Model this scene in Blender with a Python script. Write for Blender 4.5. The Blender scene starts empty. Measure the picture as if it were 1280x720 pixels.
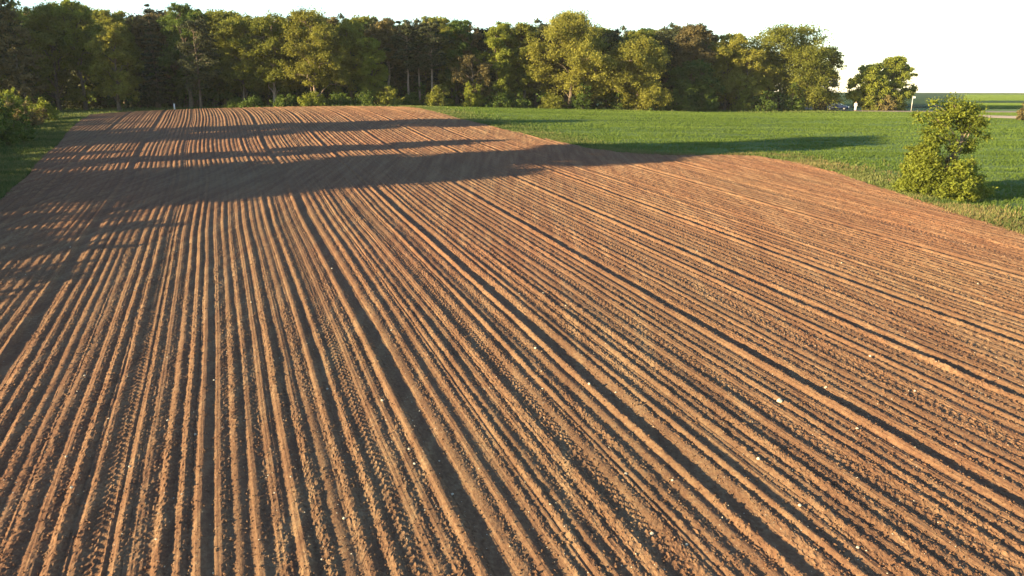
import bpy, bmesh, math, random
import numpy as np

R = math.radians
S = bpy.context.scene
COL = S.collection
rng = np.random.default_rng(7)
random.seed(7)

# ------------------------------------------------------------------ camera
F_PX = 914.0
PITCH = R(15.3)
cam = bpy.data.cameras.new('camera')
cam.sensor_width = 36.0
cam.lens = 36.0 * F_PX / 1280.0
cam.clip_end = 8000
cam.clip_start = 0.3
camo = bpy.data.objects.new('camera', cam)
COL.objects.link(camo)
camo.rotation_euler = (R(90) - PITCH, 0, 0)
S.camera = camo

# ------------------------------------------------------------------ terrain shape
def sstep(a, b, t):
    t = np.clip((t - a) / (b - a), 0, 1)
    return t * t * (3 - 2 * t)

def _hash(ix, iy, seed):
    h = (ix * 374761393 + iy * 668265263 + seed * 974711) & 0xFFFFFFFF
    h = ((h ^ (h >> 13)) * 1274126177) & 0xFFFFFFFF
    return ((h ^ (h >> 16)) & 0xFFFF) / 65535.0

def vnoise(x, y, seed=0):
    x = np.asarray(x, float); y = np.asarray(y, float)
    ix = np.floor(x).astype(np.int64); iy = np.floor(y).astype(np.int64)
    fx = x - ix; fy = y - iy
    fx = fx * fx * (3 - 2 * fx); fy = fy * fy * (3 - 2 * fy)
    a = _hash(ix, iy, seed); b = _hash(ix + 1, iy, seed)
    c = _hash(ix, iy + 1, seed); d = _hash(ix + 1, iy + 1, seed)
    return (a + (b - a) * fx) * (1 - fy) + (c + (d - c) * fx) * fy - 0.5

def base(x, y):
    x = np.asarray(x, float); y = np.asarray(y, float)
    k = .6
    z = -10 - k * np.log(np.exp(-.055 * np.maximum(y, -60) / k) + np.exp(-6.0 / k))
    z = z + 1.1 * np.exp(-((x + 28) / 34) ** 2) * sstep(60, 120, y) * (1 - sstep(150, 200, y))
    z = z - .4 * sstep(10, 50, x) * sstep(80, 140, y)
    d = np.hypot(x, y)
    return z - 25 * np.maximum(0, (d - 650) / 2000) ** 2

ROW = R(22)
CA, SA = math.cos(ROW), math.sin(ROW)
def to_uv(x, y): return x * CA + y * SA, -x * SA + y * CA
def to_xy(u, v): return u * CA - v * SA, u * SA + v * CA

RV = [0, 20, 26.7, 33.2, 42.5, 49.4, 55.6, 57.4, 59, 61.5, 66.5, 75.6, 87.4, 100.2, 123.9, 145]
RU = [37, 40, 41.7, 43.6, 46.6, 48.4, 48.2, 46.0, 41.1, 37.8, 35.6, 34.4, 33.1, 32.1, 32.2, 31]
LV = [0, 60, 78, 93, 111, 127, 150]
LU = [-13.4, -14, -14.9, -15.5, -16.5, -17.1, -17.6]
FU = [-18, -11, -1, 11, 24, 33, 50]
FV = [130, 139, 141, 134, 129, 124.5, 120]
def field_in(u, v):
    """rough distance inside the ploughed field, negative outside"""
    w = .5 * vnoise(u * .35, v * .35, 3) + .25 * vnoise(u * 1.3, v * 1.3, 4)
    return np.minimum(np.minimum(np.interp(v, RV, RU) - u + w, u - np.interp(v, LV, LU) + w),
                      np.minimum(np.interp(u, FU, FV) - v, v - 3.0))

# ------------------------------------------------------------------ helpers
def mesh_np(name, V, Fc, mat, parent=None, tint=None, smooth=False):
    V = np.ascontiguousarray(V, np.float32); Fc = np.ascontiguousarray(Fc, np.int32)
    me = bpy.data.meshes.new(name)
    me.vertices.add(len(V)); me.vertices.foreach_set('co', V.ravel())
    n, k = Fc.shape
    me.loops.add(n * k); me.loops.foreach_set('vertex_index', Fc.ravel())
    me.polygons.add(n)
    me.polygons.foreach_set('loop_start', np.arange(0, n * k, k, dtype=np.int32))
    me.polygons.foreach_set('use_smooth', np.full(n, smooth, bool))
    if tint is not None:
        at = me.attributes.new('tint', 'FLOAT', 'POINT')
        at.data.foreach_set('value', np.ascontiguousarray(tint, np.float32))
    me.update(calc_edges=True)
    me.validate()
    me.materials.append(mat)
    o = bpy.data.objects.new(name, me)
    COL.objects.link(o)
    if parent: o.parent = parent
    return o

def obj_bm(name, bm, mat, parent=None, smooth=False):
    me = bpy.data.meshes.new(name)
    bmesh.ops.recalc_face_normals(bm, faces=bm.faces)
    bm.to_mesh(me); bm.free()
    for p in me.polygons: p.use_smooth = smooth
    me.materials.append(mat)
    o = bpy.data.objects.new(name, me); COL.objects.link(o)
    if parent: o.parent = parent
    return o

def empty(name, loc, rz=0, label=None, cat=None, group=None):
    o = bpy.data.objects.new(name, None); COL.objects.link(o)
    o.empty_display_size = .3
    o.location = loc; o.rotation_euler = (0, 0, rz)
    tag(o, label, cat, group)
    return o

def tag(o, label=None, cat=None, group=None, kind=None):
    if label: o['label'] = label
    if cat: o['category'] = cat
    if group: o['group'] = group
    if kind: o['kind'] = kind
    return o

def dup(root, loc, rz, sc, label, cat, group=None):
    r = root.copy(); COL.objects.link(r)
    r.location = loc; r.rotation_euler = (0, 0, rz); r.scale = sc
    for k in ('group',):
        if k in r: del r[k]
    tag(r, label, cat, group)
    for ch in list(root.children):
        c = ch.copy(); COL.objects.link(c); c.parent = r
    return r

# ------------------------------------------------------------------ materials
def new_mat(name):
    m = bpy.data.materials.new(name); m.use_nodes = True
    nt = m.node_tree; nt.nodes.clear()
    out = nt.nodes.new('ShaderNodeOutputMaterial')
    b = nt.nodes.new('ShaderNodeBsdfPrincipled')
    nt.links.new(b.outputs[0], out.inputs[0])
    return m, nt, b, out

def N(nt, t, **kw):
    n = nt.nodes.new(t)
    for k, v in kw.items():
        if k in n.inputs: n.inputs[k].default_value = v
        else: setattr(n, k, v)
    return n

def ramp(nt, fac, stops):
    r = nt.nodes.new('ShaderNodeValToRGB')
    e = r.color_ramp.elements
    while len(e) < len(stops): e.new(.5)
    for el, (p, c) in zip(e, stops):
        el.position = p; el.color = (*c, 1)
    nt.links.new(fac, r.inputs[0])
    return r.outputs[0]

def mixc(nt, fac, a, b, mode='MIX'):
    m = nt.nodes.new('ShaderNodeMix'); m.data_type = 'RGBA'; m.blend_type = mode
    for sock, v in ((m.inputs[0], fac), (m.inputs[6], a), (m.inputs[7], b)):
        if hasattr(v, 'is_linked'): nt.links.new(v, sock)
        else: sock.default_value = v if not isinstance(v, tuple) else (*v, 1)
    return m.outputs[2]

def noise(nt, vec, scale, detail=4, rough=.55):
    n = N(nt, 'ShaderNodeTexNoise', Scale=scale, Detail=detail, Roughness=rough)
    if vec is not None: nt.links.new(vec, n.inputs['Vector'])
    return n.outputs[0]

def mathn(nt, op, a, b):
    m = nt.nodes.new('ShaderNodeMath'); m.operation = op
    for i, v in enumerate((a, b)):
        if hasattr(v, 'is_linked'): nt.links.new(v, m.inputs[i])
        else: m.inputs[i].default_value = v
    return m.outputs[0]

def bump(nt, b, h, strength, dist):
    bp = N(nt, 'ShaderNodeBump', Strength=strength, Distance=dist)
    nt.links.new(h, bp.inputs['Height']); nt.links.new(bp.outputs[0], b.inputs['Normal'])

def coords(nt): return nt.nodes.new('ShaderNodeTexCoord').outputs['Object']

def simple(name, c, rough=.6, metal=0, var=.15, scale=8):
    m, nt, b, _ = new_mat(name)
    f = noise(nt, coords(nt), scale, 3)
    lo = tuple(x * (1 - var) for x in c); hi = tuple(min(1, x * (1 + var)) for x in c)
    nt.links.new(ramp(nt, f, [(.3, lo), (.7, hi)]), b.inputs['Base Color'])
    b.inputs['Roughness'].default_value = rough; b.inputs['Metallic'].default_value = metal
    b.inputs['Specular IOR Level'].default_value = .04 if rough > .85 else .5
    return m

def soil_mat():
    m, nt, b, _ = new_mat('soil')
    co = coords(nt)
    mp = N(nt, 'ShaderNodeMapping'); mp.inputs['Rotation'].default_value = (0, 0, -ROW)
    mp.inputs['Scale'].default_value = (2.2, .12, 1); nt.links.new(co, mp.inputs[0])
    strk = noise(nt, mp.outputs[0], 1.0, 4)
    big = noise(nt, co, .05, 4)
    fine = noise(nt, co, 9, 6, .7)
    grain = noise(nt, co, 45, 3, .7)
    f = mathn(nt, 'ADD', mathn(nt, 'MULTIPLY', strk, .45), mathn(nt, 'MULTIPLY', fine, .55))
    c1 = ramp(nt, f, [(.30, (.080, .038, .024)), (.5, (.145, .080, .044)), (.68, (.228, .148, .082))])
    c2 = mixc(nt, ramp(nt, big, [(.35, (0, 0, 0)), (.65, (1, 1, 1))]), c1, (1.12, .96, .95), 'MULTIPLY')
    c3 = mixc(nt, ramp(nt, grain, [(.60, (0, 0, 0)), (.75, (.5, .5, .5))]), c2, (.22, .155, .095))
    nt.links.new(c3, b.inputs['Base Color'])
    b.inputs['Roughness'].default_value = .95
    b.inputs['Specular IOR Level'].default_value = .1
    h = mathn(nt, 'ADD', fine, mathn(nt, 'MULTIPLY', grain, .4))
    bump(nt, b, h, .9, .03)
    return m

def grass_ground_mat():
    m, nt, b, _ = new_mat('grass_ground')
    co = coords(nt)
    mp = N(nt, 'ShaderNodeMapping'); mp.inputs['Rotation'].default_value = (0, 0, R(-6))
    mp.inputs['Scale'].default_value = (.02, .35, 1); nt.links.new(co, mp.inputs[0])
    st = noise(nt, mp.outputs[0], 1, 5, .6)
    big = noise(nt, co, .03, 3)
    fine = noise(nt, co, 3, 5, .7)
    f = mathn(nt, 'ADD', mathn(nt, 'MULTIPLY', st, .6), mathn(nt, 'MULTIPLY', fine, .4))
    c = ramp(nt, f, [(.32, (.045, .074, .014)), (.5, (.074, .108, .020)), (.68, (.108, .142, .028))])
    c = mixc(nt, ramp(nt, big, [(.4, (0, 0, 0)), (.65, (.6, .6, .6))]), c, (.10, .15, .03))
    nt.links.new(c, b.inputs['Base Color'])
    b.inputs['Roughness'].default_value = .9
    b.inputs['Specular IOR Level'].default_value = .15
    bump(nt, b, mathn(nt, 'ADD', fine, st), .8, .25)
    return m

def leaf_mat(name, lo, mid, hi, trans=.35):
    m, nt, b, out = new_mat(name)
    at = N(nt, 'ShaderNodeAttribute', attribute_name='tint')
    geo = nt.nodes.new('ShaderNodeNewGeometry')
    oi = nt.nodes.new('ShaderNodeObjectInfo')
    f = mathn(nt, 'ADD', mathn(nt, 'MULTIPLY', at.outputs['Fac'], .6), mathn(nt, 'MULTIPLY', geo.outputs['Random Per Island'], .4))
    f = mathn(nt, 'ADD', f, mathn(nt, 'MULTIPLY', mathn(nt, 'SUBTRACT', oi.outputs['Random'], .5), .35))
    c = ramp(nt, f, [(.1, lo), (.5, mid), (.9, hi)])
    nt.links.new(c, b.inputs['Base Color'])
    b.inputs['Roughness'].default_value = .7
    b.inputs['Specular IOR Level'].default_value = .2
    tr = nt.nodes.new('ShaderNodeBsdfTranslucent'); nt.links.new(c, tr.inputs[0])
    mx = N(nt, 'ShaderNodeMixShader'); mx.inputs[0].default_value = trans
    nt.links.new(b.outputs[0], mx.inputs[1]); nt.links.new(tr.outputs[0], mx.inputs[2])
    nt.links.new(mx.outputs[0], out.inputs[0])
    return m

M = {
    'soil': soil_mat(),
    'ground': grass_ground_mat(),
    'wheat': leaf_mat('wheat_blade', (.072, .112, .016), (.100, .149, .021), (.134, .182, .031), .42),
    'verge': leaf_mat('verge_grass', (.04, .07, .015), (.085, .115, .025), (.16, .16, .05), .3),
    'straw': leaf_mat('straw', (.10, .085, .03), (.17, .13, .05), (.26, .19, .08), .2),
    'olive': leaf_mat('olive_leaf', (.10, .112, .015), (.172, .176, .025), (.235, .228, .038), .48),
    'gold': leaf_mat('gold_leaf', (.13, .125, .018), (.215, .202, .030), (.29, .265, .045), .48),
    'yellow': leaf_mat('yellow_green_leaf', (.11, .13, .016), (.19, .21, .025), (.27, .28, .04), .48),
    'green': leaf_mat('green_leaf', (.045, .072, .012), (.078, .115, .018), (.125, .165, .026), .42),
    'brown': leaf_mat('bronze_leaf', (.075, .058, .022), (.13, .10, .036), (.19, .145, .05), .3),
    'dark': leaf_mat('conifer_needle', (.020, .026, .010), (.038, .044, .016), (.070, .070, .024), .15),
    'bark': simple('bark', (.115, .085, .062), .9, 0, .35, 3),
    'palebark': simple('pale_bark', (.26, .19, .14), .9, 0, .3, 3),
    'stone': simple('pale_stone', (.40, .33, .24), .85, 0, .2, 20),
    'road': simple('asphalt', (.22, .17, .145), .9, 0, .2, 1.5),
    'dirt': simple('pale_dirt', (.36, .27, .20), .95, 0, .2, .6),
    'darkfield': simple('dark_green_field_colour', (.030, .055, .015), .95, 0, .2, .03),  # darker green for the far field beyond the road and the strip
    'lightcrop': simple('light_crop', (.085, .118, .028), .95, 0, .2, .03),
    'drymargin': simple('dry_margin', (.12, .095, .035), .95, 0, .3, .3),
    'white': simple('white_paint', (.62, .62, .60), .6, 0, .05),
    'cloth': simple('white_cloth', (.62, .60, .58), .9, 0, .05),
    'skin': simple('skin', (.48, .30, .22), .6, 0, .08),
    'hair': simple('hair', (.05, .035, .025), .7),
    'galv': simple('galvanised_steel', (.50, .47, .42), .5, .3, .1),
    'carpaint': simple('dark_blue_paint', (.018, .028, .075), .25, .3, .05),
    'glass': simple('car_glass', (.03, .04, .05), .08, 0, .02),
    'rubber': simple('rubber', (.02, .02, .02), .85),
    'rim': simple('alloy', (.16, .16, .17), .4, .6, .05),
    'lamp': simple('lamp_glass', (.75, .75, .78), .15, 0, .02),
}

# ------------------------------------------------------------------ ground sheet
def axis(parts):
    out = []
    for a, b, st in parts: out.append(np.arange(a, b, st))
    return np.concatenate(out + [[parts[-1][1]]])
gx = axis([(-3500, -600, 290), (-600, -160, 40), (-160, -70, 3), (-70, 70, .5), (70, 140, 2), (140, 600, 20), (600, 3500, 290)])
gy = axis([(-400, -20, 40), (-20, 20, 4), (20, 135, .5), (135, 200, 2.5), (200, 700, 12), (700, 3700, 200)])
X, Y = np.meshgrid(gx, gy)
U, Vv = to_uv(X, Y)
fi = field_in(U, Vv)
Z = base(X, Y) - .10 - .35 * sstep(-.1, .9, fi)
Z += (.10 * vnoise(X * .8, Y * .8, 11) + .10 * vnoise(X * .2, Y * .9, 12)) * (fi < 0) * (Y < 220)
nx, ny = len(gx), len(gy)
idx = np.arange(nx * ny).reshape(ny, nx)
Fq = np.stack([idx[:-1, :-1], idx[:-1, 1:], idx[1:, 1:], idx[1:, :-1]], -1).reshape(-1, 4)
tag(mesh_np('ground', np.stack([X, Y, Z], -1).reshape(-1, 3), Fq, M['ground'], smooth=True), 'green cereal land and grass verges around the ploughed field out to the horizon', kind='structure')

# ------------------------------------------------------------------ ploughed field
DEEP = (-17, -29, 12, 26, 41, 54, 64, 83, 97)      # wheel furrows, counted in rows
TYRE = (-23, -7, 8, 20, 35, 47, 60, 71, 90, 104)    # rows rolled by the tractor tyres
def row_profile(u, v):
    """height of the tilled surface above the smooth ground"""
    SP = .405
    um = (u + .08 * vnoise(v * .11, u * .02, 21) + .18 * vnoise(v * .035, u * .05, 22) + .85 * vnoise(v * .047, u * .018, 24) * (1 - .75 * sstep(60, 95, v))
          + 1.3 * vnoise(v * .018, u * .012, 23)  + .014 * vnoise(v * .8, u * .6, 25))
    k = np.floor(um / SP + .5).astype(np.int64)
    h = np.zeros_like(u)
    for dk in (-1, 0, 1):
        kk = k + dk
        r1 = _hash(kk, kk * 0 + 1, 5); r2 = _hash(kk, kk * 0 + 2, 5); r3 = _hash(kk, kk * 0 + 3, 5)
        c = kk * SP + (r1 - .5) * .11 + .018 * vnoise(v * .5, kk * 2.3, 33)
        amp = .040 + .042 * r2
        amp = np.where(np.isin(kk, [q - 1 for q in DEEP]), .098, np.where(np.isin(kk, DEEP), .006, amp))               # tall ridge beside a deep furrow
        amp = np.where(np.isin(kk, TYRE), .026, amp)               # rolled by the tractor tyre
        wid = .14 + .085 * r3
        amp = amp * (1 + .6 * vnoise(v * .13, kk * 3.7, 31) + .28 * vnoise(v * .9, kk * 5.1, 32) + .22 * vnoise(v * 3.1, kk * 7.7, 34))
        d = np.abs(um - c) / wid
        h = np.maximum(h, amp * np.clip(1 - d ** 1.6, 0, 1) ** 1.15)
        # a low second ridge left by the tine between two rows
        r4 = _hash(kk, kk * 0 + 5, 5); r5 = _hash(kk, kk * 0 + 6, 5)
        c2 = c + SP * (.34 + .3 * r4)
        a2 = np.where((r5 > .55) & ~np.isin(kk, DEEP) & ~np.isin(kk + 1, DEEP), .012 + .030 * r4, 0) * (1 + .9 * vnoise(v * .3, kk * 9.1, 35) + .5 * vnoise(v * 1.7, kk * 4.1, 36))
        h = np.maximum(h, a2 * np.clip(1 - (np.abs(um - c2) / .075) ** 1.5, 0, 1))
    deep = np.isin(k, DEEP); tyre = np.isin(k, TYRE)
    du = um - k * SP
    # thin drill lines
    h += .0045 * np.cos(du * 2 * np.pi / .105) * (_hash(k, k * 0 + 8, 5) > .35)
    # deep wheel furrow
    h -= .045 * deep * np.exp(-(du / .17) ** 2)
    # tyre lugs
    lug = tyre * (1 - sstep(.15, .2, np.abs(du)))
    saw = np.abs(((v / .27 + np.abs(du) * 2.6 + (du > 0) * .5) % 1.0) - .5) * 2
    h += lug * .024 * (sstep(.45, .7, saw) - .3)
    # crumbly flank on some rows, pressed smooth soil elsewhere
    crumb = np.clip(sstep(-.02, .07, du) * (_hash(k, k * 0 + 9, 5) > .2) + sstep(.22, .42, vnoise(v * .12, k * 3.3, 37) + .2), 0, 1)
    cl = np.maximum(0, vnoise(u * 15, v * 14, 41) + .08) * .9 + 1.1 * np.maximum(0, vnoise(u * 27, v * 24, 42)) + .35 * vnoise(u * 4, v * 3, 43)
    h += cl * (.010 + .042 * crumb * (1 - lug) * (1 - deep))
    return h

us = np.arange(-19, 49.6, .035)
vs = [3.0]
while vs[-1] < 142: vs.append(vs[-1] + max(.04, .0028 * vs[-1]))
vs = np.array(vs)
Ug, Vg = np.meshgrid(us, vs)
inn = field_in(Ug, Vg)
Xs, Ys = to_xy(Ug, Vg)
Zs = base(Xs, Ys) + row_profile(Ug, Vg) - .35 * (1 - sstep(0, .55, inn))
nx, ny = len(us), len(vs)
idx = np.arange(nx * ny).reshape(ny, nx)
Fq = np.stack([idx[:-1, :-1], idx[:-1, 1:], idx[1:, 1:], idx[1:, :-1]], -1).reshape(-1, 4)
keep = (inn.ravel()[Fq] > -.1).all(1)
# ground well outside any view of the field stays with the coarse sheet
Fq = Fq[keep]
used = np.zeros(nx * ny, bool); used[Fq.ravel()] = True
remap = np.cumsum(used) - 1
tag(mesh_np('ploughed_field', np.stack([Xs, Ys, Zs], -1).reshape(-1, 3)[used], remap[Fq], M['soil'], smooth=False),
    'brown tilled field drawn in long ridges and furrows', kind='structure')
del Ug, Vg, inn, Xs, Ys, Zs, idx, Fq

def soil_z(x, y):
    u, v = to_uv(np.asarray(x, float), np.asarray(y, float))
    return base(x, y) + row_profile(u, v)

# ------------------------------------------------------------------ clods and stones
OCT = np.array([(1, 0, 0), (-1, 0, 0), (0, 1, 0), (0, -1, 0), (0, 0, 1), (0, 0, -1)], float)
OCF = np.array([(0, 2, 4), (2, 1, 4), (1, 3, 4), (3, 0, 4), (2, 0, 5), (1, 2, 5), (3, 1, 5), (0, 3, 5)])
def scatter_lumps(name, n, size, sink, mat, label, vmax=60):
    v = 8 * (vmax / 8) ** rng.random(n)           # denser near the viewer
    u = rng.uniform(-16, 47, n)
    ok = (field_in(u, v) > .4)
    u, v = u[ok], v[ok]; n = len(u)
    x, y = to_xy(u, v)
    keep = np.abs(x) < .8 * y + 8
    x, y, n = x[keep], y[keep], keep.sum()
    s = size[0] + (size[1] - size[0]) * rng.random(n) ** 3
    P = OCT[None] * (1 + .45 * rng.uniform(-1, 1, (n, 6, 3))) + .25 * rng.uniform(-1, 1, (n, 6, 3))
    P *= s[:, None, None] * np.array([1, 1, .7])
    a = rng.uniform(0, 6.28, n); ca, sa = np.cos(a)[:, None], np.sin(a)[:, None]
    P = np.stack([P[..., 0] * ca - P[..., 1] * sa, P[..., 0] * sa + P[..., 1] * ca, P[..., 2]], -1)
    P += np.stack([x, y, soil_z(x, y) + s * sink], -1)[:, None]
    Fc = (OCF[None] + (np.arange(n) * 6)[:, None, None]).reshape(-1, 3)
    return tag(mesh_np(name, P.reshape(-1, 3), Fc, mat), label, kind='stuff')
scatter_lumps('soil_clods', 150000, (.008, .040), .3, M['soil'], 'loose clods of brown soil over the ridges', 70)
scatter_lumps('pebbles', 9000, (.007, .022), .4, M['stone'], 'tiny pale pebbles strewn over the tilled soil', 50)

def rock_mesh(seed, s):
    r = random.Random(seed)
    bm = bmesh.new()
    bmesh.ops.create_icosphere(bm, subdivisions=2, radius=s)
    off = [r.uniform(0, 50) for _ in range(3)]
    for vtx in bm.verts:
        n = float(vnoise(vtx.co.x / s * 1.3 + off[0], vtx.co.y / s * 1.3 + vtx.co.z / s + off[1], seed))
        vtx.co *= 1 + .55 * n
        vtx.co.z *= .72
    return bm
def stone(x, y, s, seed, label, group=None):
    o = obj_bm('stone', rock_mesh(seed, s), M['stone'])
    o.location = (x, y, float(soil_z(x, y)) + s * .35)
    o.rotation_euler = (0, 0, seed * 1.7)
    return tag(o, label, 'stone', group)
stone(7.85, 19.8, .085, 1, 'large pale rounded stone on a ridge, casting a long dark shadow beside it')
protos = [stone(6.2, 16.6, .045, 2, 'small pale stone lying on the tilled ridges', 'small pale stones on the ridges')]
protos += [stone(-1.4, 15.2, .045, 3, 'small pale stone lying on the tilled ridges', 'small pale stones on the ridges'),
           stone(9.4, 18.2, .045, 4, 'small pale stone lying on the tilled ridges', 'small pale stones on the ridges')]
for i in range(60):
    y = 12.5 * (38 / 12.5) ** random.random()
    x = random.uniform(-.68, .68) * y
    u, v = to_uv(x, y)
    if field_in(np.array(u), np.array(v)) < 1: continue
    o = protos[i % 3].copy(); COL.objects.link(o)
    s = random.uniform(.45, 1.15)
    o.scale = (s, s * random.uniform(.7, 1), s)
    o.rotation_euler = (0, 0, random.uniform(0, 6))
    o.location = (x, y, float(soil_z(x, y)) + .045 * s * .3)

# ------------------------------------------------------------------ grass
def tufts(name, x, y, h, w, mat, label, blades=3, lean=.35):
    n = len(x)
    z = base(x, y) - .12
    x = np.repeat(x, blades); y = np.repeat(y, blades); z = np.repeat(z, blades)
    h = np.repeat(h, blades); w = np.repeat(w, blades)
    m = n * blades
    a = rng.uniform(0, 6.28, m); le = lean * rng.random(m)
    h = h * rng.uniform(.6, 1.15, m)
    b = rng.uniform(0, 6.28, m)
    ox, oy = rng.normal(0, .5, m) * w * 2, rng.normal(0, .5, m) * w * 2
    P = np.empty((m, 3, 3))
    P[:, 0] = np.stack([x + ox - np.cos(a) * w, y + oy - np.sin(a) * w, z], -1)
    P[:, 1] = np.stack([x + ox + np.cos(a) * w, y + oy + np.sin(a) * w, z], -1)
    P[:, 2] = np.stack([x + ox + np.cos(b) * h * le, y + oy + np.sin(b) * h * le, z + .06 + h], -1)
    t = np.repeat(np.clip(.5 + .22 * np.sin((y + .06 * x + 1.2 * vnoise(x * .05, y * .1, 58)) * 2.6) * (vnoise(x * .02, y * .06, 59) + .6) + 1.1 * vnoise(x * .05, y * .7, 55) + .6 * vnoise(x * .03, y * .22, 56) + .3 * vnoise(x * .4, y * 1.5, 57), 0, 1), 3)
    return tag(mesh_np(name, P.reshape(-1, 3), np.arange(m * 3).reshape(-1, 3), mat, tint=t), label, kind='stuff')

def sample_xy(n, x0, x1, y0, y1):
    """more points near the viewer"""
    y = y0 * (y1 / y0) ** rng.random(n)
    return rng.uniform(x0, x1, n), y

x, y = sample_xy(600000, -20, 118, 34, 175)
y = np.round(y / .36) * .36 + rng.normal(0, .07, len(y)) + .05 * x * 0
u, v = to_uv(x, y); fi = field_in(u, v)
right = (u > np.interp(v, RV, RU))
patch = vnoise(x * .15, y * .9, 61) + .7 * vnoise(x * .5, y * 2, 62)
ok = (fi < -.9) & right & (x < .78 * y + 10) & ~((x > 62) & (y > np.interp(x, [62, 76, 92, 118], [150, 145.3, 143, 137]))) & ~((x > 72) & (np.abs(y - np.interp(x, [72, 77, 84, 98, 118], [126, 121, 117.5, 114, 111.5])) < 5.2)) & (rng.random(len(x)) < .55 + patch)
x, y = x[ok], y[ok]
tufts('wheat', x, y, (.07 + .06 * rng.random(len(x))), (.011 + .00037 * y), M['wheat'], 'young green cereal crop growing right of the ploughed field')

y = 166 * (480 / 166) ** rng.random(60000); x = (rng.uniform(1205, 1330, 60000) - 640) / F_PX * y * .97
ok = ~((y > 215) & (y < 265)) & (vnoise(x * .01, y * .02, 81) > -.3)
tufts('far_wheat', x[ok], y[ok], .25 + .0006 * y[ok], .03 + .0004 * y[ok], M['wheat'], 'young crop on the far field at the right')

# rough grass along the border of the field
n = 60000
v = rng.uniform(5, 128, n); side = rng.random(n) < .5
u = np.where(side, np.interp(v, RV, RU) + rng.exponential(1.2, n) - .9 * rng.random(n) ** 2, np.interp(v, LV, LU) - rng.exponential(2.5, n) + .4)
x, y = to_xy(u, v); ok = field_in(u, v) < .8
tufts('verge_grass', x[ok], y[ok], .10 + .22 * rng.random(ok.sum()) ** 2, .02 + .0005 * y[ok], M['verge'], 'rough green grass along the edges of the ploughed field', lean=.7)
n = 24000
v = rng.uniform(8, 62, n); u = np.interp(v, RV, RU) + rng.exponential(1.0, n) - 1.1 * rng.random(n) ** 2
x, y = to_xy(u, v); ok = (field_in(u, v) < .9) & (vnoise(x * .22, y * .22, 71) + .6 * vnoise(x * .9, y * .9, 72) > -.02)
tufts('dry_grass', x[ok], y[ok], .08 + .22 * rng.random(ok.sum()) ** 2, .018 + .0004 * y[ok], M['straw'], 'dry straw coloured grass fringing the right field edge', lean=.9)
# grass below the wood on the left and along its foot
x = rng.uniform(-105, 62, 45000); y = rng.uniform(70, 152, 45000)
u, v = to_uv(x, y)
ok = (field_in(u, v) < -1.0) & ~((u > np.interp(v, RV, RU)) & (y < 140))
tufts('meadow_grass', x[ok], y[ok], .15 + .35 * rng.random(ok.sum()) ** 2, np.full(ok.sum(), .07), M['verge'], 'long grass between the field edge and the wood', lean=.6)

# ------------------------------------------------------------------ trees
def tube(P, r, n=6):
    P = np.asarray(P, float); r = np.asarray(r, float)
    T = np.gradient(P, axis=0); T /= np.linalg.norm(T, axis=1)[:, None] + 1e-9
    a = np.cross(T, [.3, .95, .1]); a /= np.linalg.norm(a, axis=1)[:, None] + 1e-9
    b = np.cross(T, a)
    th = np.arange(n) * 2 * np.pi / n
    V = P[:, None] + r[:, None, None] * (np.cos(th)[None, :, None] * a[:, None] + np.sin(th)[None, :, None] * b[:, None])
    k = len(P); i = np.arange(k * n).reshape(k, n)
    j = np.roll(i, -1, 1)
    Fc = np.stack([i[:-1], j[:-1], j[1:], i[1:]], -1).reshape(-1, 4)
    return V.reshape(-1, 3), Fc

class Wood:
    def __init__(s): s.V = []; s.F = []; s.n = 0
    def add(s, P, r, n=5):
        v, f = tube(P, r, n); s.V.append(v); s.F.append(f + s.n); s.n += len(v)
    def arrays(s): return np.concatenate(s.V), np.concatenate(s.F)

def curve_pts(a, b, sag, n, g, wob):
    t = np.linspace(0, 1, n)[:, None]
    P = a + (b - a) * t
    P[:, 2] += sag * np.sin(np.pi * t[:, 0])
    w = g.normal(0, wob, (n, 3)); w[0] = w[-1] = 0
    return P + w

def leaves(C, Rad, per, size, g, out_bias=.4, squash=.7):
    """leaf cards spread through the clumps"""
    n = len(C)
    idx = np.repeat(np.arange(n), per)
    m = len(idx)
    d = g.normal(0, 1, (m, 3)); d /= np.linalg.norm(d, axis=1)[:, None]
    rr = g.random(m) ** .55
    off = d * rr[:, None] * Rad[idx][:, None] * np.array([1, 1, squash])
    off *= (1 + .35 * g.normal(0, 1, (m, 1)))
    P = C[idx] + off
    nrm = d * out_bias + g.normal(0, .6, (m, 3)) + np.array([0, 0, .25])
    nrm /= np.linalg.norm(nrm, axis=1)[:, None]
    a = np.cross(nrm, g.normal(0, 1, (m, 3))); a /= np.linalg.norm(a, axis=1)[:, None] + 1e-9
    b = np.cross(nrm, a)
    s = size * (.55 + .8 * g.random(m))[:, None]
    Q = np.stack([P - a * s * .5, P + b * s * .32 + nrm * s * .08, P + a * s * .5, P - b * s * .32], 1)
    ct = np.clip(g.normal(.5, .26, n), 0, 1)
    tint = np.repeat(np.clip(ct[idx] + g.normal(0, .08, m), 0, 1), 4)
    return Q.reshape(-1, 3), np.arange(m * 4).reshape(-1, 4), tint

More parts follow.
